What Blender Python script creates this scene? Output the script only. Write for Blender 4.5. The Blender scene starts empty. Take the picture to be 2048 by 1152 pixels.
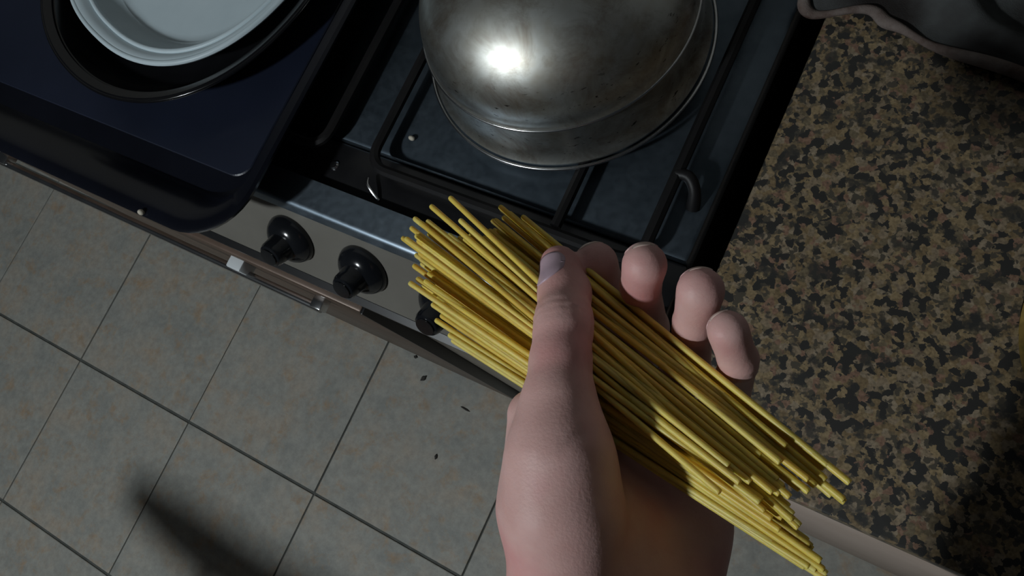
import bpy, bmesh, math, random
import numpy as np
from mathutils import Matrix, Vector
random.seed(7); rng = np.random.default_rng(7)
S = bpy.context.scene
COL = S.collection
# ------------------------------------------------------------------ camera
CAM_R = Matrix(((0.8673983701641843, 0.4219517077150003, -0.2637741909150924),
                (-0.3504260855576781, 0.8943044251057274, 0.278246570144247),
                (0.35330104160225667, -0.1489172642533747, 0.9235810859962709)))   # rows: camera axes in world
CAM_C = Vector((1.49141629, 0.3134337, 1.48802271))
FPX = 1550.0
cd = bpy.data.cameras.new('camera'); cam = bpy.data.objects.new('camera', cd); COL.objects.link(cam)
cd.sensor_width = 36.0; cd.lens = FPX / 2048 * 36.0; cd.clip_start = 0.02
cam.matrix_world = Matrix.Translation(CAM_C) @ CAM_R.transposed().to_4x4()
S.camera = cam
# ------------------------------------------------------------------ world, light, exposure
w = bpy.data.worlds.new('world'); S.world = w; w.use_nodes = True
w.node_tree.nodes['Background'].inputs[0].default_value = (0.80, 0.90, 1.0, 1)
w.node_tree.nodes['Background'].inputs[1].default_value = 0.016
LAMP = (0.68, -0.82, 2.15); LAMP_R = 0.06; LAMP_POWER = 480.0; LAMP_COL = (0.90, 0.97, 1.0)
vs = S.view_settings; vs.view_transform = 'Standard'; vs.look = 'None'; vs.gamma = 1.0; vs.use_curve_mapping = False
vs.exposure = 0.0

def P(u, v, d):
    """a place seen at photo pixel (u, v), d metres in front of the camera"""
    q = Vector(((u - 1024) / FPX * d, -(v - 576) / FPX * d, -d))
    return CAM_C + CAM_R.transposed() @ q
# ------------------------------------------------------------------ material helpers
def mat(name, col, rough=0.5, metal=0.0, spec=0.5, build=None, **kw):
    m = bpy.data.materials.new(name); m.use_nodes = True
    nt = m.node_tree; b = nt.nodes['Principled BSDF']
    b.inputs['Base Color'].default_value = (*col, 1); b.inputs['Roughness'].default_value = rough
    b.inputs['Metallic'].default_value = metal; b.inputs['Specular IOR Level'].default_value = spec
    for k, v in kw.items(): b.inputs[k.replace('_', ' ')].default_value = v
    if build: build(nt, b)
    return m
def N(nt, t, **kw):
    n = nt.nodes.new(t)
    for k, v in kw.items(): setattr(n, k, v)
    return n
def noise(nt, scale, detail=3, rough=.55, vec=None, dist=0):
    n = N(nt, 'ShaderNodeTexNoise'); n.inputs['Scale'].default_value = scale
    n.inputs['Detail'].default_value = detail; n.inputs['Roughness'].default_value = rough
    n.inputs['Distortion'].default_value = dist
    if vec: nt.links.new(vec, n.inputs['Vector'])
    return n
def coords(nt, which='Object'):
    return N(nt, 'ShaderNodeTexCoord').outputs[which]
def worldpos(nt):
    return N(nt, 'ShaderNodeNewGeometry').outputs['Position']
def ramp(nt, fac, stops, interp='LINEAR'):
    r = N(nt, 'ShaderNodeValToRGB'); r.color_ramp.interpolation = interp
    e = r.color_ramp.elements
    while len(e) < len(stops): e.new(0.5)
    for k, (p, c) in enumerate(stops):
        e[k].position = p; e[k].color = (*c, 1) if len(c) == 3 else c
    nt.links.new(fac, r.inputs['Fac']); return r.outputs['Color']
def mix(nt, a, b, fac, mode='MIX'):
    m = N(nt, 'ShaderNodeMix', data_type='RGBA', blend_type=mode)
    for s, v in ((6, a), (7, b), (0, fac)):
        if hasattr(v, 'is_linked') or hasattr(v, 'links'): nt.links.new(v, m.inputs[s])
        else: m.inputs[s].default_value = v if s == 0 else (*v, 1)
    return m.outputs[2]
def bump(nt, b, h, strength=.3, dist=.002):
    n = N(nt, 'ShaderNodeBump'); n.inputs['Strength'].default_value = strength; n.inputs['Distance'].default_value = dist
    nt.links.new(h, n.inputs['Height']); nt.links.new(n.outputs[0], b.inputs['Normal'])
def setc(nt, b, c): nt.links.new(c, b.inputs['Base Color'])

def m_tile(nt, b):
    pos = worldpos(nt)
    info = N(nt, 'ShaderNodeObjectInfo')
    add = N(nt, 'ShaderNodeVectorMath', operation='ADD')
    sc = N(nt, 'ShaderNodeVectorMath', operation='SCALE'); sc.inputs['Scale'].default_value = 7.0
    comb = N(nt, 'ShaderNodeCombineXYZ')
    for k in range(3): nt.links.new(info.outputs['Random'], comb.inputs[k])
    nt.links.new(comb.outputs[0], sc.inputs[0]); nt.links.new(pos, add.inputs[0]); nt.links.new(sc.outputs[0], add.inputs[1])
    v = add.outputs[0]
    n1 = noise(nt, 10, 5, .62, v); n2 = noise(nt, 24, 6, .7, v, .3); n3 = noise(nt, 60, 4, .7, v)
    c1 = ramp(nt, n1.outputs[0], [(.3, (.30, .31, .29)), (.5, (.37, .365, .33)), (.72, (.43, .37, .30))])
    c2 = ramp(nt, n2.outputs[0], [(.52, (0, 0, 0)), (.72, (1, 1, 1))])
    c = mix(nt, c1, (.40, .29, .19), c2)
    c3 = ramp(nt, n3.outputs[0], [(.3, (.82, .82, .82)), (.7, (1.1, 1.1, 1.1))])
    setc(nt, b, mix(nt, c, c3, 1.0, 'MULTIPLY'))
    bump(nt, b, n3.outputs[0], .25, .002)
M_tile = mat('ceramic_tile', (.35, .34, .3), .55, spec=.3, build=m_tile)
M_grout = mat('grout', (.075, .08, .075), .9, build=lambda nt, b: setc(nt, b, ramp(nt, noise(nt, 30, 4, .6, worldpos(nt)).outputs[0], [(.3, (.06, .065, .06)), (.7, (.12, .125, .115))])))
M_wall = mat('wall_paint', (.30, .29, .27), .8, build=lambda nt, b: bump(nt, b, noise(nt, 80, 3).outputs[0], .1))
def m_granite(nt, b):
    pos = worldpos(nt)
    wn = noise(nt, 160, 3, .6, pos)
    off = N(nt, 'ShaderNodeVectorMath', operation='SCALE'); off.inputs['Scale'].default_value = .0075
    nt.links.new(wn.outputs['Color'], off.inputs[0])
    add = N(nt, 'ShaderNodeVectorMath', operation='ADD'); nt.links.new(pos, add.inputs[0]); nt.links.new(off.outputs[0], add.inputs[1])
    v = add.outputs[0]
    def cells(scale):
        vo = N(nt, 'ShaderNodeTexVoronoi'); vo.inputs['Scale'].default_value = scale * 1.25; nt.links.new(v, vo.inputs['Vector'])
        sep = N(nt, 'ShaderNodeSeparateColor'); nt.links.new(vo.outputs['Color'], sep.inputs[0]); return sep
    a = cells(150); c2 = cells(240)
    base = ramp(nt, a.outputs[0], [(0, (.23, .17, .095)), (.25, (.175, .125, .068)), (.45, (.21, .16, .105)), (.62, (.14, .11, .068)), (.78, (.195, .118, .08)), (.9, (.24, .19, .13))], 'CONSTANT')
    dk = ramp(nt, a.outputs[1], [(0, (1, 1, 1)), (.26, (0, 0, 0))], 'CONSTANT')
    dk2 = ramp(nt, c2.outputs[1], [(0, (1, 1, 1)), (.20, (0, 0, 0))], 'CONSTANT')
    big = noise(nt, 55, 4, .6, pos)
    dk3 = ramp(nt, big.outputs[0], [(.56, (0, 0, 0)), (.62, (.85, .85, .85))])
    fine = noise(nt, 420, 3, .6, pos)
    fc = ramp(nt, fine.outputs[0], [(.3, (.6, .6, .6)), (.7, (1.25, 1.25, 1.25))])
    c = mix(nt, base, fc, 1.0, 'MULTIPLY')
    c = mix(nt, c, (.065, .056, .042), dk2)
    c = mix(nt, c, (.028, .027, .025), dk)
    c = mix(nt, c, (.03, .03, .028), dk3)
    setc(nt, b, c)
M_granite = mat('granite', (.2, .15, .1), .38, spec=.3, build=m_granite)
M_cab = mat('cabinet_laminate', (.42, .33, .27), .5, build=lambda nt, b: setc(nt, b, ramp(nt, noise(nt, 9, 4, .6, worldpos(nt)).outputs[0], [(.3, (.46, .36, .30)), (.7, (.52, .42, .36))])))
def m_steel(nt, b, dark=(.065, .085, .105), lite=(.13, .16, .19)):
    n = noise(nt, 11, 5, .65, worldpos(nt)); n2 = noise(nt, 140, 3, .6, worldpos(nt))
    setc(nt, b, ramp(nt, n.outputs[0], [(.32, dark), (.7, lite)]))
    r = N(nt, 'ShaderNodeMapRange'); r.inputs['To Min'].default_value = .34; r.inputs['To Max'].default_value = .52
    nt.links.new(n2.outputs[0], r.inputs[0]); nt.links.new(r.outputs[0], b.inputs['Roughness'])
M_steel = mat('hob_steel', (.25, .28, .31), .42, 1.0, build=m_steel)
M_panel = mat('panel_steel', (.42, .45, .48), .36, 1.0, build=lambda nt, b: m_steel(nt, b, (.26, .32, .38), (.36, .43, .50)))
M_front = mat('front_steel', (.42, .38, .33), .4, 1.0, build=lambda nt, b: m_steel(nt, b, (.40, .36, .31), (.50, .46, .41)))
M_bronze = mat('bronze_door_enamel', (.15, .10, .075), .4, .3, build=lambda nt, b: setc(nt, b, ramp(nt, noise(nt, 14, 4, .6, worldpos(nt)).outputs[0], [(.3, (.09, .06, .042)), (.7, (.15, .10, .075))])))
M_chrome = mat('chrome', (.62, .63, .64), .22, 1.0, build=lambda nt, b: setc(nt, b, ramp(nt, noise(nt, 25, 3, .6, worldpos(nt)).outputs[0], [(.3, (.5, .5, .5)), (.7, (.68, .69, .7))])))
M_white = mat('white_plastic_clip', (.62, .66, .68), .4, build=lambda nt, b: setc(nt, b, ramp(nt, noise(nt, 40, 2).outputs[0], [(.3, (.58, .62, .64)), (.7, (.66, .70, .72))])))
def m_blk(c0, c1, s=20):
    return lambda nt, b: setc(nt, b, ramp(nt, noise(nt, s, 4, .6, worldpos(nt)).outputs[0], [(.3, c0), (.7, c1)]))
M_black = mat('black_enamel', (.008, .008, .009), .3, build=m_blk((.006, .006, .007), (.012, .012, .013)))
M_iron = mat('black_iron', (.006, .006, .007), .5, spec=.3, build=m_blk((.005, .005, .006), (.010, .009, .009)))
M_knob = mat('black_knob_plastic', (.008, .009, .011), .16, build=m_blk((.006, .007, .009), (.011, .012, .014)))
M_face = mat('satin_face_floor_reflection', (.30, .285, .25), .45, .25, build=m_blk((.17, .16, .14), (.22, .21, .185), 9))  # grey-olive base colour stands in for the floor reflected in the steel face
M_tray = mat('tray_enamel', (.010, .013, .026), .2, build=m_blk((.003, .0035, .006), (.006, .007, .012), 8))
M_pan = mat('roasting_pan_enamel', (.005, .005, .006), .16, build=m_blk((.004, .004, .005), (.008, .008, .009)))
M_dish = mat('white_plastic', (.62, .72, .76), .42, spec=.4, build=lambda nt, b: setc(nt, b, ramp(nt, noise(nt, 18, 3, .5, worldpos(nt)).outputs[0], [(.3, (.46, .55, .59)), (.7, (.52, .61, .65))])))
def m_pot(nt, b):
    pos = coords(nt)
    n = noise(nt, 9, 5, .65, pos); n2 = noise(nt, 26, 5, .7, pos, .5)
    mp = N(nt, 'ShaderNodeMapping'); mp.inputs['Scale'].default_value = (1, 1, 3.2); nt.links.new(pos, mp.inputs[0])
    n3 = noise(nt, 105, 3, .6, mp.outputs[0])
    c = ramp(nt, n.outputs[0], [(.3, (.42, .40, .34)), (.52, (.56, .57, .54)), (.7, (.38, .32, .23))])
    st = ramp(nt, n2.outputs[0], [(.44, (0, 0, 0)), (.76, (.8, .8, .8))])
    c = mix(nt, c, (.13, .08, .035), st)
    sp = ramp(nt, n3.outputs[0], [(.645, (0, 0, 0)), (.68, (1, 1, 1))])
    sep = N(nt, 'ShaderNodeSeparateXYZ'); nt.links.new(pos, sep.inputs[0])
    band = ramp(nt, sep.outputs[2], [(.008, (0, 0, 0)), (.014, (1, 1, 1)), (.030, (.9, .9, .9)), (.044, (0, 0, 0))])
    sp = mix(nt, (0, 0, 0), sp, band)
    c = mix(nt, c, (.02, .014, .008), sp)
    setc(nt, b, c)
    r = N(nt, 'ShaderNodeMapRange'); r.inputs['To Min'].default_value = .36; r.inputs['To Max'].default_value = .48
    nt.links.new(n2.outputs[0], r.inputs[0]); nt.links.new(r.outputs[0], b.inputs['Roughness'])
M_pot = mat('stained_steel', (.4, .36, .28), .2, 1.0, build=m_pot, Coat_Weight=1.0, Coat_Roughness=.27)
def m_skin(nt, b):
    pos = worldpos(nt)
    n = noise(nt, 45, 4, .6, pos); n2 = noise(nt, 24, 3, .5, pos); n3 = noise(nt, 700, 3, .6, pos)
    c = ramp(nt, n.outputs[0], [(.3, (.58, .335, .305)), (.7, (.68, .43, .40))])
    c = mix(nt, c, (.58, .24, .235), ramp(nt, n2.outputs[0], [(.5, (0, 0, 0)), (.72, (.7, .7, .7))]))
    setc(nt, b, c); bump(nt, b, n3.outputs[0], .25, .0006)
M_skin = mat('skin', (.5, .32, .28), .5, spec=.35, build=m_skin, Subsurface_Weight=.12, Subsurface_Radius=(.006, .002, .0012), Subsurface_Scale=1.0)
M_nail = mat('fingernail', (.58, .36, .35), .4, spec=.45, build=lambda nt, b: setc(nt, b, ramp(nt, noise(nt, 120, 3, .6, worldpos(nt)).outputs[0], [(.3, (.55, .34, .335)), (.7, (.62, .40, .385))])))
M_thumbnail = mat('thumbnail_plate', (.48, .34, .40), .38, build=lambda nt, b: setc(nt, b, ramp(nt, noise(nt, 120, 3, .6, worldpos(nt)).outputs[0], [(.3, (.45, .32, .39)), (.7, (.53, .38, .44))])))
M_nailtip = mat('nail_tip', (.66, .55, .47), .4, build=lambda nt, b: setc(nt, b, ramp(nt, noise(nt, 120, 2, .5, worldpos(nt)).outputs[0], [(.3, (.60, .44, .385)), (.7, (.66, .50, .44))])))
def m_spag(nt, b):
    info = N(nt, 'ShaderNodeObjectInfo')
    c = ramp(nt, info.outputs['Random'], [(0, (.66, .44, .075)), (.5, (.76, .54, .11)), (1, (.80, .60, .17))])
    n = noise(nt, 60, 3, .6, worldpos(nt))
    d = ramp(nt, n.outputs[0], [(.3, (.86, .84, .8)), (.7, (1.08, 1.08, 1.08))])
    setc(nt, b, mix(nt, c, d, 1.0, 'MULTIPLY'))
M_spag = mat('durum_pasta', (.75, .52, .1), .42, spec=.4, build=m_spag, Subsurface_Weight=.5, Subsurface_Radius=(.008, .0045, .0008), Subsurface_Scale=1.0)
def m_cloth(c0, c1, scale=14):
    def f(nt, b):
        n = noise(nt, scale, 4, .6, worldpos(nt)); n2 = noise(nt, 900, 2, .6, worldpos(nt))
        setc(nt, b, ramp(nt, n.outputs[0], [(.35, c0), (.65, c1)])); bump(nt, b, n2.outputs[0], .5, .0012)
    return f
M_cloth = mat('grey_cotton', (.2, .19, .18), .95, spec=.1, build=m_cloth((.028, .025, .024), (.075, .08, .08)))
M_hem = mat('pale_hem', (.4, .33, .28), .95, spec=.1, build=m_cloth((.085, .055, .045), (.22, .19, .175), 30))
M_sleeve = mat('dark_sleeve', (.03, .035, .05), .95, spec=.1, build=m_cloth((.025, .03, .045), (.04, .045, .06)))
M_film = mat('yellow_film', (.62, .44, .10), .3, build=lambda nt, b: setc(nt, b, ramp(nt, noise(nt, 45, 4, .6, worldpos(nt)).outputs[0], [(.35, (.10, .09, .02)), (.65, (.42, .28, .08))])))
M_wood = mat('chair_wood', (.16, .08, .04), .5, build=lambda nt, b: setc(nt, b, ramp(nt, noise(nt, 12, 5, .6, coords(nt)).outputs[0], [(.3, (.12, .06, .03)), (.7, (.22, .12, .06))])))
M_crumb = mat('crumb', (.5, .46, .38), .7, build=m_blk((.42, .38, .30), (.55, .50, .42), 200))
M_soil = mat('soil_speck', (.03, .028, .025), .8, build=m_blk((.02, .018, .016), (.05, .045, .04), 200))
def m_bulb(nt, b):
    b.inputs['Emission Color'].default_value = (*LAMP_COL, 1); b.inputs['Emission Strength'].default_value = LAMP_POWER
M_bulb = mat('lit_bulb', (.9, .9, .9), .4, build=m_bulb)
# ------------------------------------------------------------------ geometry helpers
def obj(name, bm, m, parent=None, smooth=False, loc=None):
    if isinstance(bm, bpy.types.Mesh): me = bm
    else:
        me = bpy.data.meshes.new(name); bmesh.ops.recalc_face_normals(bm, faces=bm.faces[:]); bm.to_mesh(me); bm.free()
    if m and not me.materials: me.materials.append(m)
    if smooth:
        for p in me.polygons: p.use_smooth = True
        if smooth != 'all':
            me.set_sharp_from_angle(angle=math.radians(38))
    o = bpy.data.objects.new(name, me); COL.objects.link(o)
    if loc is not None: o.location = loc
    if parent is not None:
        o.parent = parent; o.matrix_parent_inverse = Matrix.Translation(-Vector(parent.location)) if parent.type == 'EMPTY' or any(parent.location) else Matrix()
    return o
def thing(name, label, cat, loc=(0, 0, 0), group=None):
    o = bpy.data.objects.new(name, None); COL.objects.link(o); o.location = loc; o.empty_display_size = .05
    return tag(o, label, cat, group)
def tag(o, label, cat, group=None):
    o['label'] = label; o['category'] = cat
    if group: o['group'] = group
    return o
def box(bm, x0, x1, y0, y1, z0, z1, bev=0.0, seg=2):
    r = bmesh.ops.create_cube(bm, size=1.0)
    vsx = r['verts']
    for v in vsx:
        v.co = Vector((x0 if v.co.x < 0 else x1, y0 if v.co.y < 0 else y1, z0 if v.co.z < 0 else z1))
    if bev:
        es = list({e for v in vsx for e in v.link_edges})
        bmesh.ops.bevel(bm, geom=es, offset=bev, segments=seg, profile=.5, affect='EDGES')
    return bm
def B(*a, **k):
    return box(bmesh.new(), *a, **k)
def tube(bm, pts, r, seg=10, caps=True):
    pts = [Vector(p) for p in pts]; rs = r if hasattr(r, '__len__') else [r] * len(pts)
    rings = []; up = None
    for i, p in enumerate(pts):
        t = (pts[min(i + 1, len(pts) - 1)] - pts[max(i - 1, 0)]).normalized()
        if up is None:
            up = t.orthogonal().normalized()
        up = (up - t * up.dot(t)).normalized(); s = t.cross(up)
        rings.append([bm.verts.new(p + rs[i] * (math.cos(a) * up + math.sin(a) * s)) for a in (2 * math.pi * k / seg for k in range(seg))])
    for a, b in zip(rings, rings[1:]):
        for k in range(seg): bm.faces.new((a[k], a[(k + 1) % seg], b[(k + 1) % seg], b[k]))
    if caps:
        bm.faces.new(rings[0][::-1]); bm.faces.new(rings[-1])
    return bm
def spline(ctrl, n):
    c = [Vector(p) for p in ctrl]; c = [2 * c[0] - c[1]] + c + [2 * c[-1] - c[-2]]
    out = []; m = len(c) - 3
    for k in range(n + 1):
        t = k / n * m; i = min(int(t), m - 1); t -= i
        a, b, d, e = c[i:i + 4]
        out.append(.5 * (2 * b + (d - a) * t + (2 * a - 5 * b + 4 * d - e) * t * t + (3 * b - a - 3 * d + e) * t ** 3))
    return out
def shape(ang, n=2.0, rot=0.0):
    """radius factor of a superellipse of exponent n"""
    a = ang - rot
    return (abs(math.cos(a)) ** n + abs(math.sin(a)) ** n) ** (-1 / n)
def lathe(bm, prof, seg=96, c=(0, 0, 0), n=2.0, rot=0.0, close=True):
    rings = []
    for r, z in prof:
        if r < 1e-6: rings.append([bm.verts.new((c[0], c[1], c[2] + z))]); continue
        ring = []
        for k in range(seg):
            a = 2 * math.pi * k / seg; q = r * (shape(a, n, rot) if n != 2.0 else 1)
            ring.append(bm.verts.new((c[0] + q * math.cos(a), c[1] + q * math.sin(a), c[2] + z)))
        rings.append(ring)
    for a, b in zip(rings, rings[1:]):
        for k in range(seg):
            k2 = (k + 1) % seg
            if len(a) == 1 and len(b) == 1: continue
            if len(a) == 1: bm.faces.new((a[0], b[k], b[k2]))
            elif len(b) == 1: bm.faces.new((a[k], a[k2], b[0]))
            else: bm.faces.new((a[k], a[k2], b[k2], b[k]))
    return bm
def rrect(x0, x1, y0, y1, r, seg=8):
    out = []
    for cx, cy, a0 in ((x1 - r, y1 - r, 0), (x0 + r, y1 - r, 90), (x0 + r, y0 + r, 180), (x1 - r, y0 + r, 270)):
        for k in range(seg + 1):
            a = math.radians(a0 + 90 * k / seg); out.append((cx + r * math.cos(a), cy + r * math.sin(a)))
    return out
def loft(bm, loops, cap0=True, cap1=True):
    R = [[bm.verts.new(p) for p in L] for L in loops]
    for a, b in zip(R, R[1:]):
        n = len(a)
        for k in range(n): bm.faces.new((a[k], a[(k + 1) % n], b[(k + 1) % n], b[k]))
    if cap0: bm.faces.new(R[0][::-1])
    if cap1: bm.faces.new(R[-1])
    return bm
def prism_x(bm, prof, x0, x1):
    """profile of (y, z) pairs extruded along x"""
    return loft(bm, [[(x0, y, z) for y, z in prof], [(x1, y, z) for y, z in prof]])
# ------------------------------------------------------------------ setting
T = 0.36
fl = obj('floor', B(-2.2, 3.2, -2.4, 1.3, -.05, -.004), M_grout); fl['kind'] = 'structure'
fl['label'] = 'grey beige square ceramic floor tiles with dark joints'
tile_me = bpy.data.meshes.new('tile')
bm = B(-T / 2 + .0016, T / 2 - .0016, -T / 2 + .0028, T / 2 - .0028, -.012, 0, bev=.0016, seg=2); bm.to_mesh(tile_me); bm.free(); tile_me.materials.append(M_tile)
for i in range(-5, 8):
    for j in range(-6, 3):
        o = bpy.data.objects.new('tile', tile_me); COL.objects.link(o); o.parent = fl
        o.location = ((i + .5) * T + random.uniform(-.0006, .0006), (j + .5) * T + random.uniform(-.0006, .0006), random.uniform(-.0006, .0004))
wb = obj('wall_back', B(-2.2, 3.2, 1.02, 1.12, -.05, 2.7), M_wall); wb['kind'] = 'structure'; wb['label'] = 'plain painted wall behind the cooker'
# ------------------------------------------------------------------ cooker
HX0, HX1, HZ = 0.38, 1.384, 0.870
ck = thing('gas_cooker', 'steel gas cooker with black knobs on a sloping front panel', 'cooker', (0.88, .7, 0))
obj('body', box(box(box(bmesh.new(), HX0 + .004, HX1 - .004, .372, .985, .05, .778), HX0 + .004, HX1 - .004, .4395, .985, .778, .836), HX0 + .03, HX1 - .03, .40, .97, 0.0, .05), M_black, ck)
obj('hob_plate', box(bmesh.new(), HX0, HX1, .488, .99, .835, HZ - .004, bev=.004), M_steel, ck, True)
obj('front_trim', box(bmesh.new(), HX0, HX1, .4385, .4875, .835, HZ - .010, bev=.003), M_black, ck, True)
# sloping control panel: flat top strip, rounded nose, sloping face
prof = [(.4385, .852), (.4385, HZ), (.412, HZ)]
for k in range(7):
    a = math.radians(90 + 60 * k / 6); prof.append((.412 + .006 * math.cos(a), HZ - .006 + .006 * math.sin(a)))
prof += [(.4030, .8595), (.4090, .852)]
panel = obj('control_panel', prism_x(bmesh.new(), [(.430, .862), (.4046, .862), (.358, .790), (.362, .784), (.40, .784), (.43, .80)], HX0, HX1), M_face, ck, True)
obj('gap_shade_strip', prism_x(bmesh.new(), [(.3575, .7895), (.3505, .786), (.3505, .777), (.372, .777), (.372, .786)], HX0, HX1), M_black, panel, True)  # black strip added to stand in for the dark gap above the oven door
obj('top_strip', prism_x(bmesh.new(), prof, HX0 - .0005, HX1 + .0005), M_panel, panel, True)
fdir = Vector((0, -.0488, -.076)).normalized()
nrm = Vector((0, fdir.z, -fdir.y)).normalized()
knob_x = (0.998, 1.090, 1.186, 1.282)
def knob_meshes():
    b1 = lathe(bmesh.new(), [(0, 0), (.0275, 0), (.0280, .0025), (.0272, .0055), (.0255, .0090), (.0230, .0120), (.0195, .0148), (.0155, .0168), (0, .0172)], 40)
    m1 = bpy.data.meshes.new('flange'); b1.to_mesh(m1); b1.free()
    b2 = lathe(bmesh.new(), [(.0165, .013), (.0150, .018), (.0140, .024), (.0136, .030), (.0120, .0335), (.008, .0352), (0, .0355)], 32)
    m2 = bpy.data.meshes.new('cap'); b2.to_mesh(m2); b2.free()
    b3 = lathe(bmesh.new(), [(0, .0352), (.0095, .0352), (.0095, .0362), (0, .0364)], 24)
    m3 = bpy.data.meshes.new('end_disc'); b3.to_mesh(m3); b3.free()
    for m in (m1, m2, m3):
        m.materials.append(M_knob)
        for p in m.polygons: p.use_smooth = True
        m.set_sharp_from_angle(angle=math.radians(35))
    return m1, m2, m3
km = knob_meshes()
for k, x in enumerate(knob_x):
    c = Vector((x, .4068, .866)) + fdir * .044
    z = nrm; xx = Vector((1, 0, 0)); yy = z.cross(xx)
    mw = Matrix((xx, yy, z)).transposed().to_4x4(); mw.translation = c
    kn = bpy.data.objects.new('knob', km[0]); COL.objects.link(kn); kn.parent = ck
    kn.matrix_parent_inverse = Matrix.Translation(-Vector(ck.location)); kn.matrix_basis = mw
    for nm, me in (('knob_cap', km[1]), ('knob_end', km[2])):
        o = bpy.data.objects.new(nm, me); COL.objects.link(o); o.parent = kn
# fronts under the panel
obj('front_panel', box(bmesh.new(), 1.071, HX1 - .002, .360, .372, .055, .762, bev=.002), M_front, ck, True)
obj('plinth', box(bmesh.new(), HX0, HX1, .366, .40, 0.001, .048, bev=.003), M_black, ck, True)
door = obj('oven_door', box(bmesh.new(), HX0 + .01, 1.063, .345, .3715, .03, .752, bev=.003), M_bronze, ck, True)
obj('door_gasket', box(bmesh.new(), 1.0625, 1.0665, .344, .3718, .028, .7515, bev=.001), M_black, door, True)
hb = tube(bmesh.new(), [(HX0 - .02, .3325, .700), (.7, .3325, .700), (.985, .3325, .700)], .0052, 14)
obj('door_handle', hb, M_chrome, door, True)
obj('handle_bracket', box(bmesh.new(), .850, .872, .331, .350, .695, .722, bev=.002), M_white, door, True)
obj('handle_bracket', box(bmesh.new(), .972, .988, .3295, .350, .692, .708, bev=.002), M_chrome, door, True)
obj('handle_bracket', box(bmesh.new(), .39, .41, .3295, .350, .692, .708, bev=.002), M_chrome, door, True)
# pan supports: one wire grate on the right, one under the tray
def grate(x0, x1, xin, feet=True):
    r = .0052; z = .8835; y0, y1 = .468, .955
    b = bmesh.new()
    loop = [(x, y, z) for x, y in rrect(x0, x1, y0, y1, .02, 5)]; loop.append(loop[0]); loop.append(loop[1])
    tube(b, loop, r, 8, False)
    g = obj('pan_support', b, M_iron, ck, True)
    for xi in xin:
        for ya, yb in ((y0 + .006, .565), (.72, y1 - .006)):
            obj('support_bar', tube(bmesh.new(), [(xi, ya, z), (xi, yb, z)], r, 8), M_iron, g, True)
    for (xa, yy, sx) in ((x1, .540, 1), (x1, .88, 1)) if feet else ((x1, .88, 1),):
        pts = spline([(xa - sx * .001, yy + .012, z), (xa + sx * .010, yy + .012, z + .001), (xa + sx * .018, yy + .004, z - .004), (xa + sx * .020, yy - .006, z - .0175)], 10)
        obj('support_foot', tube(bmesh.new(), pts, [.0052] * 8 + [.0056, .006, .006], 10), M_iron, g, True)
    return g
grate(1.076, 1.350, (1.272,))
grate(.46, 1.02, (.66, .84), False)
# curved igniter wire with bright tip in the front trim
ig = obj('igniter_wire', tube(bmesh.new(), spline([(1.073, .460, .868), (1.076, .454, .869), (1.083, .449, .866), (1.090, .445, .861)], 8), .0016, 8), M_chrome, ck, True)
ig2 = obj('trim_screw', lathe(bmesh.new(), [(.0001, .003), (.0035, .0028), (.005, .001), (.005, 0)], 16, (1.026, .462, .860)), M_chrome, ck, True)
# burner under the pot
bu = obj('burner', lathe(bmesh.new(), [(.0, .0), (.055, .0), (.055, .006), (.045, .008), (.042, .012), (.0, .013)], 48, (1.208, .643, HZ - .0045)), M_iron, ck, True)
# ------------------------------------------------------------------ worktop, cabinet
wt = obj('granite_worktop', box(bmesh.new(), 1.409, 2.25, .346, 1.015, .842, .872, bev=.0025), M_granite, None, True)
tag(wt, 'speckled brown and black granite worktop beside the cooker', 'worktop')
cb = thing('base_cabinet', 'pale brown kitchen base cabinet under the granite worktop', 'cabinet', (1.83, .7, 0))
obj('carcass', B(1.412, 2.24, .375, 1.01, .09, .841), M_cab, cb)
obj('toe_kick', B(1.415, 2.24, .360, .42, 0, .09), M_cab, cb)
for x0, x1 in ((1.414, 1.826), (1.830, 2.238)):
    d = obj('door', box(bmesh.new(), x0, x1, .3475, .3745, .004, .840, bev=.002), M_cab, cb, True)
    xm = x1 - .03 if x0 < 1.5 else x0 + .03
    obj('handle', tube(bmesh.new(), spline([(xm, .349, .46), (xm, .330, .465), (xm, .330, .555), (xm, .349, .56)], 12), .004, 8), M_chrome, d, True)
# ------------------------------------------------------------------ tray, pan, dish
ty = thing('baking_tray', 'black enamelled rectangular baking tray standing on the left of the hob', 'tray', (.78, .57, .8895))
def tr(x0, x1, y0, y1, r, z): return [(x, y, z) for x, y in rrect(x0, x1, y0, y1, r, 10)]
X0, X1, Y0, Y1 = .40, 1.006, .336, .80
loops = [tr(X0 + .05, X1 - .05, Y0 + .072, Y1 - .05, .045, .8905), tr(X0 + .03, X1 - .03, Y0 + .05, Y1 - .03, .05, .8905), tr(X0 + .018, X1 - .014, Y0 + .02, Y1 - .018, .055, .921), tr(X0 + .004, X1 - .003, Y0 + .004, Y1 - .004, .06, .924),
         tr(X0, X1, Y0, Y1, .062, .922), tr(X0 + .001, X1 - .001, Y0 + .001, Y1 - .001, .062, .918), tr(X0 + .005, X1 - .004, Y0 + .005, Y1 - .005, .06, .9205),
         tr(X0 + .0165, X1 - .0125, Y0 + .0185, Y1 - .0165, .056, .9195), tr(X0 + .029, X1 - .029, Y0 + .049, Y1 - .029, .051, .8893), tr(X0 + .05, X1 - .05, Y0 + .072, Y1 - .05, .045, .8893)]
to = obj('tray_body', loft(bmesh.new(), loops), M_tray, ty, True)
ln = loft(bmesh.new(), [tr(X0 + .045, X1 - .042, Y0 + .073, Y1 - .045, .018, .8906), tr(X0 + .046, X1 - .043, Y0 + .074, Y1 - .046, .018, .8916)])
M_liner = mat('blue_tray_floor', (.02, .03, .07), .42, build=m_blk((.006, .009, .020), (.010, .014, .030), 6))
obj('tray_floor', ln, M_liner, ty)
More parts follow.
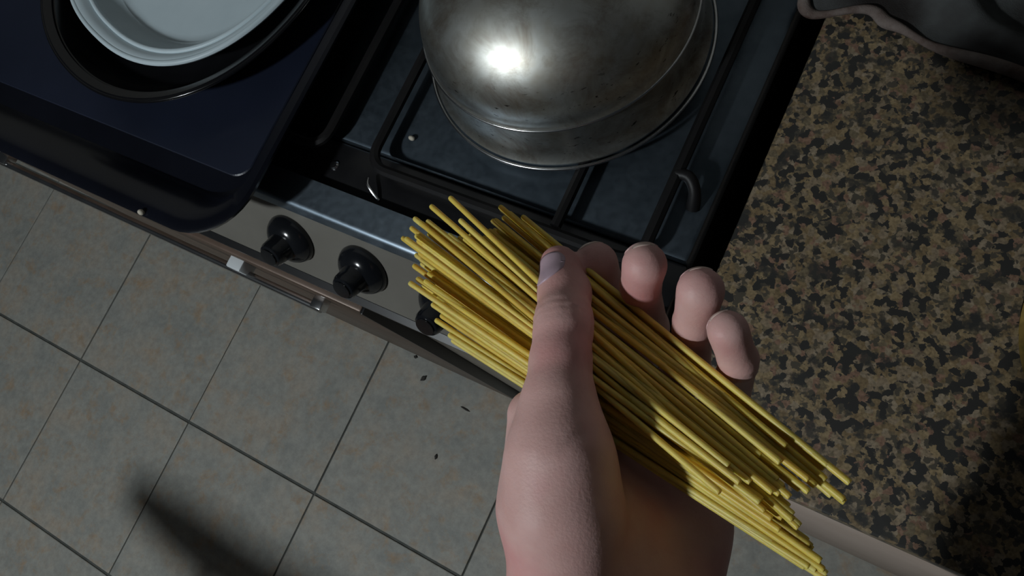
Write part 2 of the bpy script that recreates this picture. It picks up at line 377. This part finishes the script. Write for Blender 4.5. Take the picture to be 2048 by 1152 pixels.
for (x, y, z) in ((.905, .3385, .9225),):
    o = obj('crumb', bmesh.ops.create_icosphere and (lambda b: (bmesh.ops.create_icosphere(b, subdivisions=2, radius=.0035), b)[1])(bmesh.new()), M_crumb, None, True, (x, y, z + .003)); o.scale = (1, .8, .9)
    tag(o, 'tiny pale crumb stuck on the tray rim above the floor tiles', 'crumb')
o = obj('crumb', (lambda b: (bmesh.ops.create_icosphere(b, subdivisions=2, radius=.003), b)[1])(bmesh.new()), M_crumb, None, True, (1.096, .5115, .8685)); o.scale = (1.2, .8, .9)
tag(o, 'tiny white crumb on the steel hob left of the pot', 'crumb')
pc = (.784, .611, .8918)
pn = thing('roasting_pan', 'round black enamel pan with a glossy rim lying in the tray', 'pan', pc)
obj('pan_body', lathe(bmesh.new(), [(0, 0), (.125, 0), (.150, .006), (.163, .022), (.168, .036), (.176, .0395), (.1795, .038), (.1795, .0355), (.176, .037), (.166, .0335), (.160, .023), (.148, .009), (.125, .003), (0, .003)], 128, pc, 2.12, math.radians(-20)), M_pan, pn, True)
obj('rim_bead', lathe(bmesh.new(), [(.1785 + .0016 * math.cos(2 * math.pi * k / 8), .0375 + .0016 * math.sin(2 * math.pi * k / 8)) for k in range(9)], 128, pc, 2.12, math.radians(-20)), M_pan, pn, 'all')
dc = (.784, .637, .8955)
dz = thing('white_dish', 'white rounded plastic dish resting inside the black pan', 'dish', dc)
obj('dish_body', lathe(bmesh.new(), [(0, .0), (.108, .0), (.118, .003), (.132, .020), (.142, .026), (.148, .032), (.155, .0345), (.1585, .0335), (.1585, .0315), (.153, .0315), (.146, .0285), (.139, .0235), (.129, .017), (.118, .006), (.108, .004), (0, .004)], 128, dc, 2.3, math.radians(-18)), M_dish, dz, True)
obj('inner_rim', lathe(bmesh.new(), [(.1405 + .0028 * math.cos(2 * math.pi * k / 10), .0265 + .0028 * math.sin(2 * math.pi * k / 10)) for k in range(11)], 128, dc, 2.3, math.radians(-18)), M_dish, dz, 'all')
obj('outer_rim', lathe(bmesh.new(), [(.157 + .003 * math.cos(2 * math.pi * k / 10), .0325 + .003 * math.sin(2 * math.pi * k / 10)) for k in range(11)], 128, dc, 2.3, math.radians(-18)), M_dish, dz, 'all')
# ------------------------------------------------------------------ pot and lid
PC = (1.207, .643, .8870)
pt = thing('cooking_pot', 'low stained stainless steel pot on the right burner', 'pot', PC)
obj('pot_body', lathe(bmesh.new(), [(0, 0), (.120, 0), (.127, .002), (.128, .006), (.1235, .012), (.1205, .022), (.1185, .040), (.1175, .052), (.1155, .052), (.116, .040), (.118, .022), (.118, .010), (.112, .004), (0, .004)], 128, (0, 0, 0)), M_pot, pt, True, PC)
obj('base_rim', lathe(bmesh.new(), [(.1305 + .0017 * math.cos(2 * math.pi * k / 10), .0020 + .0017 * math.sin(2 * math.pi * k / 10)) for k in range(11)], 128, PC), M_chrome, pt, 'all')
hd = math.radians(97); ax = Vector((math.cos(hd), math.sin(hd), 0)); c0 = Vector(PC) + Vector((0, 0, .036))
obj('handle', tube(bmesh.new(), spline([c0 + ax * .115, c0 + ax * .15 + Vector((0, 0, .004)), c0 + ax * .22 + Vector((0, 0, .02)), c0 + ax * .30 + Vector((0, 0, .028))], 16), [.007] * 4 + [.009] * 12 + [.006], 12), M_black, pt, True)
LH = .080
LC = (PC[0], PC[1], PC[2] + .052)
ld = thing('pot_lid', 'tall domed steel lid with brown burn stains and a lamp glare', 'lid', LC)
pr = [(.1155, -.004), (.1190, -.004), (.1205, -.0015), (.1205, .0012), (.1192, .003)]
for k in range(1, 41):
    ph = math.pi / 2 * k / 40; pr.append((.1185 * math.cos(ph) ** .93 if k < 40 else 0, .003 + LH * math.sin(ph)))
obj('lid_rim', lathe(bmesh.new(), [(.1203 + .0013 * math.cos(2 * math.pi * k / 8), .0004 + .0013 * math.sin(2 * math.pi * k / 8)) for k in range(9)], 128, LC), M_chrome, ld, 'all')
inn = [(max(r - .0015, 0), z - .0015) for r, z in pr[5:]][::-1]
obj('dome', lathe(bmesh.new(), pr + inn[1:], 128, (0, 0, 0)), M_pot, ld, 'all', LC)
obj('knob', lathe(bmesh.new(), [(.008, LH), (.008, LH + .012), (.018, LH + .018), (.021, LH + .026), (.017, LH + .033), (0, LH + .035)], 32, LC), M_black, ld, True)
# ------------------------------------------------------------------ towel on the worktop
def towel():
    edge = spline([(1.386, .742, 0), (1.392, .729, 0), (1.409, .729, 0), (1.441, .741, 0), (1.458, .734, 0), (1.478, .727, 0), (1.509, .721, 0), (1.565, .714, 0), (1.64, .70, 0), (1.75, .70, 0)], 90)
    bmx = bmesh.new(); nv = 44; G = []
    for i, e in enumerate(edge):
        row = []
        for j in range(nv + 1):
            t = j / nv; y = e.y + t * .20; x = e.x + .05 * t * math.sin(3 * t + i * .02)
            ph = 2 * math.pi * (x * .55 + y) / .083 + 1.2 * math.sin(x * 21 + .6) + .8 * math.sin(y * 26)
            h = .006 + (.030 * (.5 + .5 * math.sin(ph)) ** 1.6 + .010 * t + .0035 * math.sin(x * 74 - y * 51 + 2 * math.sin(y * 30))) * min(1, t * 5)
            if i < 12: h *= .45 + .55 * i / 12
            h = max(h, .006)
            row.append(bmx.verts.new((x, y, .8725 + h)))
        G.append(row)
    for a, b in zip(G, G[1:]):
        for j in range(nv): bmx.faces.new((a[j], b[j], b[j + 1], a[j + 1]))
    o = obj('towel_cloth', bmx, M_cloth, None, 'all')
    md = o.modifiers.new('thick', 'SOLIDIFY'); md.thickness = .004; md.offset = -1
    hem = obj('towel_hem', tube(bmesh.new(), [(e.x, e.y, .8725 + .0065 + .002 * math.sin(i * .3)) for i, e in enumerate(edge)], [.0042 + .0012 * math.sin(i * .21) for i in range(len(edge))], 10), M_hem, None, 'all')
    return o, hem
tw = thing('dish_towel', 'crumpled grey dish towel with a pale hem on the granite', 'towel', (1.55, .8, .8725))
for o in towel(): o.parent = tw; o.matrix_parent_inverse = Matrix.Translation(-Vector(tw.location))
# ------------------------------------------------------------------ pasta bag at the right edge of the view
def bag():
    c = Vector((1.709, .528, .8725)); b = bmesh.new(); nu, nv = 40, 24; L_, W_ = .18, .09; ang = math.radians(-53)
    ux = Vector((math.cos(ang), math.sin(ang), 0)); uy = Vector((-ux.y, ux.x, 0)); rows = []
    for side in (1, 0):
        rr = []
        for i in range(nu + 1):
            row = []
            for j in range(nv + 1):
                u = i / nu * 2 - 1; v = j / nv * 2 - 1
                th = max(0, (1 - abs(u) ** 6) * (1 - v * v)) ** .5
                wob = .003 * math.sin(u * 23 + v * 5) * (1 - abs(v)) + .004 * math.sin(v * 13 + u * 4) * (abs(u) ** 2)
                z = .018 + (.028 * th + wob if side else -.017 * th)
                us, vsq = u * math.sqrt(1 - .42 * v * v), v * math.sqrt(1 - .42 * u * u)
                q = c + ux * us * L_ / 2 + uy * vsq * W_ ; row.append(b.verts.new((q.x, q.y, c.z + max(z, .0008))))
            rr.append(row)
        for a, d in zip(rr, rr[1:]):
            for j in range(nv): b.faces.new((a[j], d[j], d[j + 1], a[j + 1]))
    bmesh.ops.remove_doubles(b, verts=b.verts[:], dist=.0006)
    return b
pb = obj('pasta_bag', bag(), M_film, None, 'all'); tag(pb, 'crumpled yellow pasta bag at the right end of the granite', 'bag')
# ------------------------------------------------------------------ specks on the floor
def speck(x, y, sx, sy, rz, label):
    b = bmesh.new(); bmesh.ops.create_icosphere(b, subdivisions=2, radius=1)
    for v in b.verts: v.co *= 1 + .25 * math.sin(v.co.x * 5 + x * 40) * math.cos(v.co.y * 4 + y * 31)
    o = obj('floor_crumb', b, M_soil, None, True, (x, y, .0018)); o.scale = (sx, sy, .002); o.rotation_euler.z = rz
    tag(o, label, 'crumb')
# ------------------------------------------------------------------ hand by a signed distance field and surface nets
def seg_sd(X, a, b, ra, rb):
    a = np.array(a, np.float32); b = np.array(b, np.float32); ab = b - a
    t = np.clip(((X - a) @ ab) / float(ab @ ab), 0, 1)
    d = X - a - t[..., None] * ab
    return np.sqrt((d * d).sum(-1)) - (ra + (rb - ra) * t)
def smin(a, b, k):
    h = np.clip(.5 + .5 * (b - a) / k, 0, 1)
    return b + (a - b) * h - k * h * (1 - h)
def J(u, v, d, r): return (np.array(P(u, v, d), np.float32), r)
thumb = [J(1118, 530, .336, .0086), J(1129, 585, .324, .0106), J(1127, 650, .309, .0117), J(1121, 725, .300, .0115), J(1118, 800, .293, .0135), J(1120, 905, .288, .0180)]
PALM = [  # (a, b)
    (J(1120, 905, .288, .0180), J(1124, 1010, .288, .0205)), (J(1124, 1010, .288, .0205), J(1137, 1190, .296, .024)),
    (J(1066, 830, .312, .0105), J(1090, 1000, .305, .018)),
    (J(1180, 720, .354, .011), J(1190, 1000, .318, .018)), (J(1235, 775, .354, .012), J(1240, 1030, .325, .019)),
    (J(1290, 830, .350, .011), J(1300, 1050, .328, .020)), (J(1345, 890, .343, .011), J(1362, 1050, .325, .0185)),
    (J(1362, 1050, .325, .0185), J(1338, 1200, .318, .022)), (J(1245, 1080, .312, .024), J(1240, 1220, .310, .030)),
    (J(1240, 1220, .310, .0330), J(1235, 1420, .312, .0340)), (J(1235, 1420, .312, .0340), J(1225, 1900, .33, .0400))]
FING = {   # knuckle, middle joint, last joint, tip: pads towards the viewer
    'index': [J(1182, 720, .353, .0110), J(1214, 635, .366, .0102), J(1203, 568, .353, .0094), J(1192, 528, .341, .0098)],
    'middle': [J(1235, 775, .353, .0110), J(1292, 655, .355, .0100), J(1281, 574, .319, .0080), J(1289, 530, .302, .0089)],
    'ring': [J(1290, 830, .348, .0110), J(1376, 742, .346, .0098), J(1386, 650, .311, .0079), J(1401, 582, .295, .0092)],
    'pinky': [J(1345, 890, .341, .0100), J(1456, 806, .331, .0086), J(1477, 722, .296, .0073), J(1456, 662, .284, .0077)]}
CREASE = [(np.array(P(1060, 915, .267), np.float32), np.array(P(1120, 895, .2665), np.float32), .0008), (np.array(P(1120, 895, .2665), np.float32), np.array(P(1185, 850, .274), np.float32), .0008)]
def field(X):
    palm = None
    for (a, ra), (b, rb) in PALM:
        s = seg_sd(X, a, b, ra, rb); palm = s if palm is None else smin(palm, s, .012)
    def chain(c, k):
        f = None
        for (a, ra), (b, rb) in zip(c, c[1:]):
            s = seg_sd(X, a, b, ra, rb); f = s if f is None else smin(f, s, k)
        return f
    out = smin(palm, chain(thumb, .004), .010)
    # crease rings at the thumb's knuckle
    fs = None
    for n_, c in FING.items():
        f = chain(c, .0035); fs = f if fs is None else smin(fs, f, .0012)
    out = smin(out, fs, .004)
    a, b = thumb[1][0], thumb[3][0]; ax = (b - a) / np.linalg.norm(b - a)
    dj = np.sqrt(((X - thumb[2][0]) ** 2).sum(-1)); s = (X - thumb[2][0]) @ ax
    for o_, g in ((-.0035, .0006), (.0, .0009), (.003, .0005)):
        out = out + g * np.exp(-((s - o_) / .0010) ** 2) * np.clip((.019 - dj) / .005, 0, 1)
    for c in FING.values():   # fold under the last joint
        dj = np.sqrt(((X - c[2][0]) ** 2).sum(-1)); ax2 = (c[3][0] - c[1][0]); ax2 = ax2 / np.linalg.norm(ax2)
        out = out + .0008 * np.exp(-(((X - c[2][0]) @ ax2 + .0005) / .0011) ** 2) * np.clip((.0135 - dj) / .004, 0, 1)
    for q0, q1, g in CREASE:
        out = out + g * np.exp(-(seg_sd(X, q0, q1, 0, 0) / .0016) ** 2)
    return out
def surface_nets(F, org, h):
    nx, ny, nz = F.shape; neg = F < 0
    cnt = np.zeros((nx - 1, ny - 1, nz - 1), np.int8)
    sl = lambda o, n: slice(o, n - 1 + o)
    for dx in (0, 1):
        for dy in (0, 1):
            for dz_ in (0, 1): cnt += neg[sl(dx, nx), sl(dy, ny), sl(dz_, nz)]
    act = (cnt > 0) & (cnt < 8); I = np.argwhere(act); idx = -np.ones(act.shape, np.int64); idx[act] = np.arange(len(I))
    acc = np.zeros((len(I), 3)); num = np.zeros(len(I))
    cor = [(x, y, z) for x in (0, 1) for y in (0, 1) for z in (0, 1)]
    val = {c: F[I[:, 0] + c[0], I[:, 1] + c[1], I[:, 2] + c[2]] for c in cor}
    for c in cor:
        for ax in range(3):
            if c[ax]: continue
            d = list(c); d[ax] = 1; d = tuple(d); va, vb = val[c], val[d]; m = (va < 0) != (vb < 0)
            t = np.where(m, va / np.where(m, va - vb, 1), 0)
            p = np.tile(np.array(c, float), (len(I), 1)); p[:, ax] += t
            acc[m] += p[m]; num[m] += 1
    V = (I + acc / num[:, None]) * h + org
    faces = []
    for ax in range(3):
        b_, c_ = [(1, 2), (2, 0), (0, 1)][ax]
        s0 = [slice(None)] * 3; s1 = [slice(None)] * 3; s0[ax] = slice(0, -1); s1[ax] = slice(1, None)
        E = np.argwhere(neg[tuple(s0)] != neg[tuple(s1)])
        flip = neg[E[:, 0], E[:, 1], E[:, 2]]
        ok = (E[:, b_] > 0) & (E[:, c_] > 0) & (E[:, b_] < F.shape[b_] - 1) & (E[:, c_] < F.shape[c_] - 1)
        E = E[ok]; flip = flip[ok]
        def cell(ob, oc):
            q = E.copy(); q[:, b_] -= ob; q[:, c_] -= oc; return idx[q[:, 0], q[:, 1], q[:, 2]]
        Q = np.stack([cell(1, 1), cell(0, 1), cell(0, 0), cell(1, 0)], 1)
        Q[~flip] = Q[~flip][:, ::-1]; faces.append(Q)
    return V, np.concatenate(faces)
allj = [j for ch in [thumb] + list(FING.values()) for j in ch] + [j for s in PALM for j in s]
lo = np.min([p - r for p, r in allj], 0) - .006; hi = np.max([p + r for p, r in allj], 0) + .006
HSTEP = .0013
n = np.ceil((hi - lo) / HSTEP).astype(int) + 1
F = np.empty(n, np.float32)
gy, gz = np.meshgrid(lo[1] + HSTEP * np.arange(n[1]), lo[2] + HSTEP * np.arange(n[2]), indexing='ij')
for x0 in range(0, n[0], 16):
    xs = lo[0] + HSTEP * np.arange(x0, min(x0 + 16, n[0]))
    X = np.empty((len(xs), n[1], n[2], 3), np.float32)
    X[..., 0] = xs[:, None, None]; X[..., 1] = gy; X[..., 2] = gz
    F[x0:x0 + len(xs)] = field(X)
V, Q = surface_nets(F, lo, HSTEP)
hm = bpy.data.meshes.new('hand'); hm.from_pydata(V.tolist(), [], Q.tolist()); hm.update()
hand = obj('hand', hm, M_skin, None, 'all')
sm = hand.modifiers.new('soft', 'SMOOTH'); sm.factor = .5; sm.iterations = 3
tag(hand, 'left hand palm up, thumb clamping a bundle of dry spaghetti', 'hand')
def grad(p):
    e = .0006; D = np.array([[e, 0, 0], [-e, 0, 0], [0, e, 0], [0, -e, 0], [0, 0, e], [0, 0, -e]], np.float32)
    f = field(np.asarray(p, np.float32) + D); g = np.array([f[0] - f[1], f[2] - f[3], f[4] - f[5]]); return g / np.linalg.norm(g)
def nail(name, base, tip, facing, width, length, m, back=.3, lift=.0003):
    """curved plate lying on the finger: from the knuckle side to the fingertip, wrapped onto the skin"""
    base = np.array(base, float); tip = np.array(tip, float); ax = tip - base; ax /= np.linalg.norm(ax)
    fc = np.array(facing, float); fc -= ax * (fc @ ax); fc /= np.linalg.norm(fc); sd = np.cross(ax, fc)
    c = base + ax * (np.linalg.norm(tip - base) * back); b = bmesh.new(); nu, nv = 14, 12; top = []; bot = []
    for i in range(nu + 1):
        r0 = []; r1 = []
        for j in range(nv + 1):
            u = i / nu; v = j / nv * 2 - 1
            # squircle outline
            hw = width / 2 * (1 - .28 * (abs(2 * u - 1)) ** 5) * (1 if u > .25 else (1 - ((.25 - u) / .25) ** 2 * .25))
            p = c + ax * (u - .06 * v * v * (1 if u > .5 else -1)) * length + sd * v * hw + fc * .02
            for _ in range(40):
                s = float(field(np.asarray(p, np.float32)[None])[0])
                if s < 2e-5: break
                p = p - fc * s * .9
            p = p + fc * (lift + .0001 * (1 - v * v)); r0.append(b.verts.new(p)); r1.append(b.verts.new(p - fc * .0011))
        top.append(r0); bot.append(r1)
    for G, fl_ in ((top, 0), (bot, 1)):
        for a, d in zip(G, G[1:]):
            for j in range(nv):
                q = (a[j], d[j], d[j + 1], a[j + 1]); b.faces.new(q[::-1] if fl_ else q)
    ring = lambda G: [G[0][j] for j in range(nv)] + [G[i][nv] for i in range(nu)] + [G[nu][j] for j in range(nv, 0, -1)] + [G[i][0] for i in range(nu, 0, -1)]
    a, d = ring(top), ring(bot)
    for k in range(len(a)):
        k2 = (k + 1) % len(a); b.faces.new((a[k], a[k2], d[k2], d[k]))
    return obj(name, b, m, hand, 'all')
def finger_nail(ja, jb):
    # plate bent around the back of the last phalanx, its free edge running a little past the tip
    a, ra = ja; b_, rb = jb; a = a.astype(float); b_ = b_.astype(float); L_ = np.linalg.norm(b_ - a); ax = (b_ - a) / L_
    bk = -np.array(CAM_R[2]); fc = bk - ax * (bk @ ax); fc /= np.linalg.norm(fc); sd = np.cross(ax, fc)
    def rad(q):
        if q <= L_: return ra + (rb - ra) * max(q, 0) / L_
        return math.sqrt(max(rb * rb - (q - L_) ** 2, 1e-8))
    def plate(name, q0, q1, th, m, par, lift):
        b = bmesh.new(); nu, nv = 10, 12; G = [[], []]
        for i in range(nu + 1):
            u = i / nu; rows = [[], []]
            for j in range(nv + 1):
                v = j / nv * 2 - 1
                q = q0 + (q1 - q0) * u - .0012 * v * v * (1 if u > .5 else -1) * abs(2 * u - 1)
                t = v * th
                for w_, rr in ((0, lift), (1, lift - .0009)):
                    R_ = rad(q) + rr
                    rows[w_].append(b.verts.new(a + ax * q + R_ * (math.cos(t) * fc + math.sin(t) * sd)))
            G[0].append(rows[0]); G[1].append(rows[1])
        for W in G:
            for p_, d_ in zip(W, W[1:]):
                for j in range(nv): b.faces.new((p_[j], d_[j], d_[j + 1], p_[j + 1]))
        ring = lambda W: [W[0][j] for j in range(nv)] + [W[i][nv] for i in range(nu)] + [W[nu][j] for j in range(nv, 0, -1)] + [W[i][0] for i in range(nu, 0, -1)]
        p_, d_ = ring(G[0]), ring(G[1])
        for k in range(len(p_)):
            k2 = (k + 1) % len(p_); b.faces.new((p_[k], p_[k2], d_[k2], d_[k]))
        return obj(name, b, m, par, 'all')
    n_ = plate('fingernail', L_ * .55, L_ + rb * .56, .82, M_nail, hand, .00025)
    plate('nail_edge', L_ + rb * .60, L_ + rb * .86, .80, M_nailtip, n_, .00028)
toCam = np.array(CAM_R[2]); rightv = np.array(CAM_R[0]); upv = np.array(CAM_R[1])
nail('thumbnail', thumb[1][0], thumb[0][0], toCam * 1.0 - rightv * .62, .0150, .0176, M_thumbnail, -.04)
for nme, ch in FING.items():
    a, b = ch[2][0], ch[3][0]
    out_ = toCam
    finger_nail(ch[2], ch[3])
# sleeve beyond the wrist
sl_pts = [P(1234, 1480, .3125), P(1232, 1600, .3165), P(1228, 1800, .325), P(1224, 2000, .336), P(1205, 2500, .375)]
sb = tube(bmesh.new(), spline(sl_pts, 24), [.043 + .003 * math.sin(k * .9) + .0006 * k for k in range(25)], 40)
obj('sleeve', sb, M_sleeve, hand, 'all')
# ------------------------------------------------------------------ spaghetti
b = bmesh.new(); tube(b, [(0, 0, 0), (0, 0, .004), (0, 0, .996), (0, 0, 1)], [.85, 1, 1, .85], 8)
spm = bpy.data.meshes.new('spaghetti_strand'); b.to_mesh(spm); b.free(); spm.materials.append(M_spag)
for p in spm.polygons: p.use_smooth = len(p.vertices) == 4
SR = .00128
def strand(a, c, label, r=SR):
    a = Vector(a); c = Vector(c); d = c - a; L_ = d.length; z = d.normalized(); x = z.orthogonal().normalized(); y = z.cross(x)
    m = Matrix((x * r, y * r, d)).transposed().to_4x4(); m.translation = a
    o = bpy.data.objects.new('spaghetti_strand', spm); COL.objects.link(o); o.matrix_world = m
    tag(o, label, 'spaghetti', 'spaghetti strands held in the hand')
SL = [(-1, 905, 680), (-.8, 885, 630), (-.6, 858, 575), (-.4, 845, 525), (-.2, 842, 488), (0, 850, 462), (.2, 895, 470), (.4, 945, 480), (.6, 985, 470), (.8, 1015, 440), (1, 1048, 440)]
SRt = [(-1, 1640, 1150), (-.8, 1650, 1140), (-.6, 1640, 1110), (-.4, 1600, 1062), (-.2, 1560, 1030), (0, 1560, 1012), (.2, 1590, 1035), (.4, 1575, 985), (.6, 1640, 985), (.8, 1675, 990), (1, 1650, 930)]
def li(tab, s):
    xs = [t[0] for t in tab]; return Vector((np.interp(s, xs, [t[1] for t in tab]), np.interp(s, xs, [t[2] for t in tab])))
DL, DR = .357, .263
LAB = 'dry yellow spaghetti strand in the bundle clamped by the thumb'
def relief(s):   # height of the bundle's top across its width, metres away from the viewer
    return .0045 * math.exp(-((s + .28) / .26) ** 2) + .0035 * math.exp(-((s - .86) / .2) ** 2) - .001 * math.exp(-((s - .3) / .2) ** 2)
for lay in range(6):
    ncol = 19
    for i in range(ncol):
        s = -1 + 2 * (i + (.5 if lay % 2 else 0)) / (ncol - .5)
        if lay == 0 and random.random() < .25: continue
        edge = max(0, abs(s) - .75) / .25
        if lay > 5 - 3 * edge: continue
        L2 = li(SL, s + random.uniform(-.07, .07)); R2 = li(SRt, s + random.uniform(-.07, .07))
        d2 = (R2 - L2).normalized(); nrm2 = Vector((d2.y, -d2.x))
        L2 = L2 + d2 * (random.gauss(0, 24) + lay * 4) + nrm2 * random.uniform(-5, 5)
        R2 = R2 - d2 * (abs(random.gauss(0, 45)) + lay * 4 - 8) + nrm2 * random.uniform(-4, 4)
        dd = relief(s) + lay * .0022
        strand(P(L2.x, L2.y, DL + dd * 1.15 + random.uniform(0, .0012)), P(R2.x, R2.y, DR + dd * .9 + random.uniform(0, .0008)), LAB)
HERO = [((900, 395), (1597, 1056), -.0016, 'longest spaghetti strand sticking out above the bundle next to the pot'),
        ((862, 412), (1585, 1040), -.0012, 'long spaghetti strand sticking out over the black trim of the cooker'),
        ((920, 440), (1600, 1052), -.0014, LAB), ((842, 446), (1530, 1022), .0, LAB),
        ((812, 477), (1520, 1005), .0004, 'spaghetti strand reaching farthest left over the control panel edge'),
        ((850, 562), (1642, 1122), -.001, LAB), ((878, 612), (1648, 1140), -.001, LAB), ((1045, 433), (1700, 966), .0, LAB), ((1000, 413), (1690, 1005), .001, LAB),
        ((990, 440), (1688, 1000), .0, LAB), ((905, 680), (1655, 1160), -.0005, LAB), ((905, 520), (1480, 965), .001, LAB), ((912, 535), (1440, 985), .0015, LAB)]
for (a, c, off, lab) in HERO:
    strand(P(*a, DL + off), P(*c, DR + off), lab)
# ------------------------------------------------------------------ floor specks
for x, y, sx, sy, rz, lb in ((.831, .308, .0050, .0075, -.5, 'largest dark crumb on the tile in front of the cooker'),
                             (.793, .341, .0040, .0035, .3, 'small dark crumb near the cooker foot behind the largest crumb'),
                             (.930, .178, .0030, .0055, .2, 'lone dark crumb in the middle of the tile'),
                             (.942, .288, .011, .0016, -.1, 'thin dark sliver lying on the tile beside the wrist')):
    speck(x, y, sx, sy, rz, lb)
# ------------------------------------------------------------------ pendant lamp (above and behind the viewer)
lp = thing('pendant_lamp', 'bare globe lamp hanging behind the viewer, seen only as glare on the lid', 'lamp', LAMP)
b = bmesh.new(); bmesh.ops.create_uvsphere(b, u_segments=32, v_segments=16, radius=LAMP_R); bmesh.ops.translate(b, verts=b.verts[:], vec=LAMP)
obj('bulb', b, M_bulb, lp, 'all')
obj('socket', lathe(bmesh.new(), [(0, .045), (.022, .045), (.022, .10), (.012, .115), (0, .115)], 24, LAMP), M_black, lp, True)
obj('cord', tube(bmesh.new(), [(LAMP[0], LAMP[1], LAMP[2] + .11), (LAMP[0], LAMP[1], 2.68)], .004, 8), M_black, lp)
# ------------------------------------------------------------------ unseen chair, added so that its back casts a shadow on the tiles
RX0, RX1, RY = .464, .92, -.466
ch = thing('added_shadow_chair', 'added brown wooden chair, unseen behind the viewer, its back shading the tiles', 'chair', ((RX0 + RX1) / 2, RY - .2, 0))
obj('seat', box(bmesh.new(), RX0 - .01, RX1 + .01, RY - .42, RY - .01, .43, .455, bev=.008), M_wood, ch, True)
for x in (RX0 + .15, RX1 - .03):
    obj('leg', tube(bmesh.new(), [(x, RY - .38, 0), (x, RY - .38, .432)], [.012, .016], 10), M_wood, ch, True)
    obj('leg', tube(bmesh.new(), [(x, RY - .04, 0), (x, RY - .03, .432), (x, RY, .94)], [.012, .013, .009], 10), M_wood, ch, True)
for k in (1, 2, 3):
    x = RX0 + .15 + (RX1 - RX0 - .18) * k / 4
    obj('spindle', tube(bmesh.new(), [(x, RY - .03, .45), (x, RY, .92)], .005, 8), M_wood, ch, True)
rail = spline([(RX0, RY + .004, .935), (RX0 + .1, RY - .006, .94), ((RX0 + RX1) / 2, RY - .012, .945), (RX1 - .1, RY - .006, .94), (RX1, RY + .004, .935)], 16)
b = bmesh.new(); L4 = []
for k, q in enumerate(rail):
    e = 1 - .6 * abs(k / 8 - 1) ** 3
    L4.append([(q.x, q.y + dy * e, q.z + dzv * e) for dy, dzv in ((-.023, -.05), (.023, -.05), (.023, .05), (-.023, .05))])
loft(b, L4); obj('top_rail', b, M_wood, ch)
